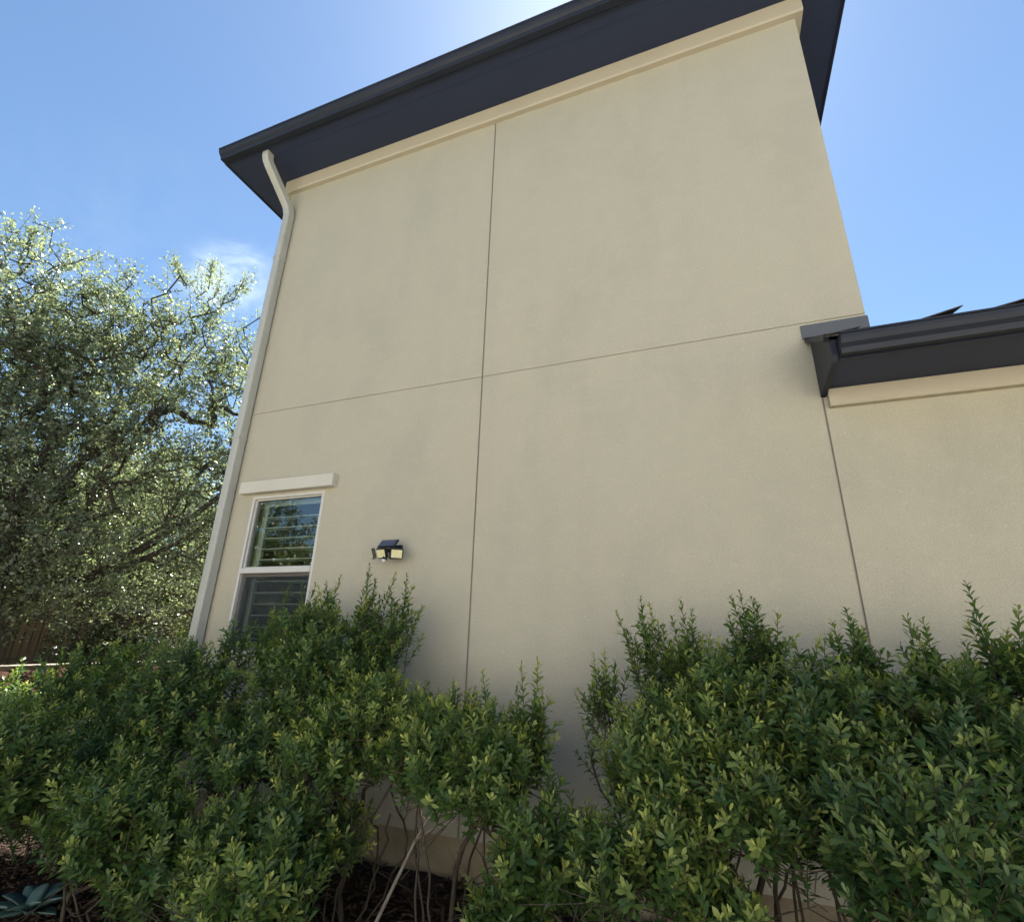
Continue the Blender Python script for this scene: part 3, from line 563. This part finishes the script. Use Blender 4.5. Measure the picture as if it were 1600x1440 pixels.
def tree(x, y, z0, label, lobes, ntw, leaf, tl, name='oak_tree', lm='oakleaf', group=None, trunk_r=.2, fork=1.4, per=60, sprigs=(), simple=True, young=.3, cat='tree'):
    """lobes: (cx,cy,cz,rx,ry,rz) crown masses; limbs curve from the fork into every mass, twigs spread through it"""
    root = empty(name, (x, y, z0), label, cat, group)
    nodes = []; par = []; pv = -1
    for k in range(6):
        f = k/5; nodes.append(np.array([x + .12*math.sin(f*3), y + .1*math.sin(f*2.2), z0 - .1 + (fork+.1)*f])); par.append(pv); pv = len(nodes)-1
    top = pv; tg = []; dr = []; vol = [max(.02, l[3]*l[4]*l[5])**.8 for l in lobes]
    for (cx, cy, cz, rx, ry, rz), vv in zip(lobes, vol):
        c = np.array([cx, cy, cz]); o = rng.normal(size=3)*.22; st = nodes[top]; pv = top
        for k in range(1, 13):
            f = k/12; p = st + (c-st)*f + o*math.sin(math.pi*f) + rng.normal(size=3)*.035 + np.array([0, 0, -.12*np.linalg.norm(c-st)*math.sin(math.pi*f)]); nodes.append(p); par.append(pv); pv = len(nodes)-1
        k = int(ntw*vv/sum(vol)); q = nrm(rng.normal(size=(k, 3))) * (rng.uniform(.04, 1, k)**.42)[:, None]
        q *= (1 + .22*np.sin(q[:, :1]*8+cx*7)*np.sin(q[:, 1:2]*7+cz*5)*1.0 + .15*np.sin(q[:, 2:3]*11+cy))
        tg.append(c + q*np.array([rx, ry, rz])); dr.append(nrm(q*np.array([1, 1, .7]) + rng.normal(size=(k, 3))*.45 + np.array([0, 0, .35])))
    B = np.concatenate(tg); Dd = np.concatenate(dr); Ls = rng.uniform(.5, 1.2, len(B))*tl
    if len(sprigs):
        sb = np.array([s[:3] for s in sprigs]); sdd = nrm(np.array([s[3:6] for s in sprigs])); sln = np.array([s[6] for s in sprigs])
        ex = []; exd = []; exl = []
        for b_, d_, l_ in zip(sb, sdd, sln):
            ex.append(b_); exd.append(d_); exl.append(l_)
            for _ in range(10):
                f = rng.uniform(0, .8); ex.append(b_ + d_*l_*f); exd.append(nrm(d_ + rng.normal(size=3)*.6)); exl.append(tl*rng.uniform(.4, .8))
        B = np.concatenate([B, np.array(ex)]); Dd = np.concatenate([Dd, np.array(exd)]); Ls = np.concatenate([Ls, np.array(exl)])
    A, pr_, cnt, ix = grow((nodes, par), B, .22, .12, .12)
    rad = .003 + .0020*cnt**.53; rad = np.minimum(rad, trunk_r)
    lj = 0
    (P, D, Nn, l, w_, rn, tp), paths = shoots(B, Dd, Ls, per, leaf, leaf*.26, bend=.1, young=young)
    # loosen the regular spiral: oak leaves sit in untidy clusters
    Nn = nrm(Nn + rng.normal(size=Nn.shape)*.5); P = P + rng.normal(size=P.shape)*tl*.10
    A2, par2, rad2 = shoot_stems(paths, .0035)
    tr = link('trunk', skeleton_mesh('trunk', np.concatenate([A, A2]), np.concatenate([pr_, np.where(par2 >= 0, par2+len(A), -1)]), np.concatenate([rad, rad2]), 6), M['bark'], root)
    link('crown', leaves(P, D, Nn, l, w_, rn, tp, 'crown', simple=simple), M[lm], root)
    return root
# the live oak left of the house
O = [(-9.5, 1.9, 3.3, 1.5, 1.5, 1.3), (-8.7, 1.1, 4.9, 1.0, 1.0, 1.1), (-8.05, 1.8, 6.0, .8, .8, 1.35), (-7.3, 2.6, 5.2, .85, .9, 1.25), (-6.9, 2.0, 3.1, .95, .9, 1.1),
     (-10.0, .2, 4.9, 1.15, 1.1, 1.3), (-9.6, .0, 6.1, .95, .9, 1.15), (-8.3, .8, 2.3, 1.3, 1.0, .8), (-9.8, -.6, 2.9, 1.4, 1.3, 1.2), (-7.2, 3.0, 2.0, .9, .8, .8), (-6.7, 3.2, 4.7, .65, .7, 1.0), (-7.6, 1.2, 3.9, .9, .8, .9), (-8.8, -1.2, 1.9, 1.0, .8, .6), (-9.4, .4, 5.0, 1.0, .9, 1.1), (-10.2, -.7, 4.2, 1.0, .9, 1.1), (-8.8, .3, 3.6, .9, .9, .9), (-8.9, .8, 5.6, .75, .7, .9), (-8.6, 1.0, 1.75, 1.1, .9, .45), (-7.5, 2.4, 1.6, .8, .9, .45), (-5.8, 2.4, 4.6, .55, 1.0, 1.0), (-8.7, 1.0, 6.2, .6, .6, .7)]  # includes a lobe hidden behind the house, added to shade the far left shrub
SP = [(-8.2, 1.5, 7.1, -.45, -.25, 1, .7), (-8.0, 1.8, 7.2, -.15, 0, 1, .6), (-7.7, 2.1, 7.1, .15, .1, 1, .6), (-8.5, 1.2, 6.2, -.8, -.35, .8, .8), (-8.6, 1.1, 5.6, -1, -.4, .45, .7), (-7.4, 2.4, 6.8, .6, .4, .8, .6),
      (-6.8, 3.0, 5.6, .6, .5, .8, .7), (-6.4, 3.5, 4.9, .9, .5, .7, .6), (-9.3, .2, 6.7, .6, .4, .6, .7), (-9.1, .4, 6.3, .9, .5, .35, .7), (-9.6, -.1, 7.0, -.1, .1, 1, .4), (-6.4, 3.3, 4.2, 1, .5, .3, .5), (-6.3, 3.0, 3.2, 1, .5, .1, .5)]
tree(-9.1, .9, .5, 'spreading live oak with small glinting leaves left of the house', O, 6000, .058, .36, sprigs=SP, trunk_r=.12, per=80)
tree(-13.5, 5.5, .7, 'second oak farther back, seen through the gaps of the nearer oak', [(-13.5, 5.5, 3.6, 2.4, 2.4, 1.6), (-12.2, 7.5, 3.3, 1.8, 1.8, 1.4), (-15, 3.2, 3.6, 2.2, 2.2, 1.7), (-13.8, 5.2, 5.0, 1.4, 1.4, .9)], 1900, .12, .6, per=42, trunk_r=.16, lm='oakleaf')
tree(-12.6, 9.5, .7, 'dense dark evergreen behind the fence next to the downspout', [(-12.4, 9.4, 2.2, 1.8, 1.8, 1.6), (-10.9, 8.0, 1.6, 1.4, 1.2, 1.3), (-14.5, 7.5, 2.0, 2, 1.6, 1.3)], 1500, .12, .55, name='evergreen_tree', per=40, trunk_r=.12, fork=.6, lm='bgleaf', young=.1)
tree(-15.5, 1.5, .7, 'broad dark evergreen behind the fence at the left edge', [(-15.5, 1.5, 2.4, 2, 2.2, 1.8), (-15, -2.0, 2.8, 2, 2, 1.9)], 1200, .12, .55, name='evergreen_tree', per=40, trunk_r=.12, fork=.6, lm='bgleaf', young=.1)
for x, y, h, r_, lab in ((-21, 8.5, 4.5, 2.8, 'far dark tree beyond both fences, right of the others'), (-22.5, 3.5, 4.2, 2.8, 'far dark tree beyond both fences, between its neighbours'), (-22, -2, 4.4, 2.8, 'far dark tree beyond both fences at the left edge')):
    tree(x, y, .7, lab, [(x, y, .7+h*.5, r_, r_, h*.5), (x+.3*r_, y+.6*r_, .7+h*.4, r_, r_, h*.45), (x+.2*r_, y-.6*r_, .7+h*.4, r_, r_, h*.45)], 1100, .17, .7, name='far_tree', per=32, trunk_r=.15, fork=.5, lm='bgleaf', young=.1)
for x, y, h, r_, lab in ((-8.6, 4.3, 1.9, .85, 'round dark evergreen bush on the mulch slope nearest the downspout'), (-9.1, 2.4, 1.35, .6, 'low dark bush on the mulch slope under the live oak'), (-9.3, -1.3, 1.5, .7, 'dark bush on the mulch slope at the left edge of the view')):
    tree(x, y, .45, lab, [(x, y, .45+h*.5, r_, r_, h*.5), (x+.3*r_, y+.4*r_, .45+h*.6, r_*.7, r_*.7, h*.4)], 420, .06, .28, name='bush', per=90, trunk_r=.05, fork=.25, lm='darkleaf', young=.1, cat='bush')
# trees across the yard behind the camera (they stand in the window's reflection)
for x, y, h, r, lab in ((-12.6, -7.4, 5.9, 1.5, 'tall loose yard tree mirrored at the left in the upper window pane'), (-10.0, -7.2, 3.9, 1.7, 'rounded yard tree mirrored at the right in the upper window pane'), (-14.5, -10.5, 4.6, 2.2, 'dark yard tree standing behind the tall mirrored one'),):
    tree(x, y, 0, lab, [(x, y, h*.64, r, r, h*.36), (x+.5*r, y+.3, h*.42, r*.8, r*.8, h*.3), (x-.5*r, y+.2, h*.45, r*.8, r*.8, h*.3), (x, y, h*.25, r*.8, r*.8, h*.22)], 1500, .11, .5, name='yard_tree', lm='bgleaf', group='trees across the yard', per=40, trunk_r=.1, fork=h*.2, young=.9)

# ---------------------------------------------------------------- low wall and fences left
rw = empty('retaining_wall', (-10.1, 2, 0), 'low limestone retaining wall with a sunlit cap left of the house', 'wall')
b = MB(); b.box(-10.24, -9.96, -12, 16, 0, .74); b.build('wall_face', M['stone'], rw)
b = MB()
for k in range(46): b.box(-10.28, -9.92, -12+k*.61, -12+k*.61+.6, .742, .802)
b.build('cap', M['stone'], rw, bevel=.006)
mf = empty('metal_fence', (-10.5, 2, .7), 'black iron picket fence standing behind the low limestone wall', 'fence')
b = MB()
for z in (.86, 1.50): b.box(-10.52, -10.49, -9, 15, z, z+.03)
b.build('rail', M['iron'], mf)
b = MB()
for k in range(216): b.box(-10.513, -10.497, -9+k*.111, -9+k*.111+.016, .72, 1.62)
b.build('pickets', M['iron'], mf)
for k in range(11): b = MB(); b.box(-10.54, -10.475, -9+k*2.4, -9+k*2.4+.065, .68, 1.68); b.build('post', M['iron'], mf)
wf = empty('wooden_fence', (-12, 2, .7), 'weathered brown board fence behind the iron fence', 'fence')
b = MB(); y = -9.
while y < 16: b.box(-12.02, -12.0, y, y+.135,   .70, 1.80+rng.uniform(-.03, .03)); y += .142
b.build('boards', M['wood'], wf)
b = MB()
for z in (.95, 1.55): b.box(-12.06, -12.021, -9, 16, z, z+.09)
b.build('rail', M['wood'], wf)
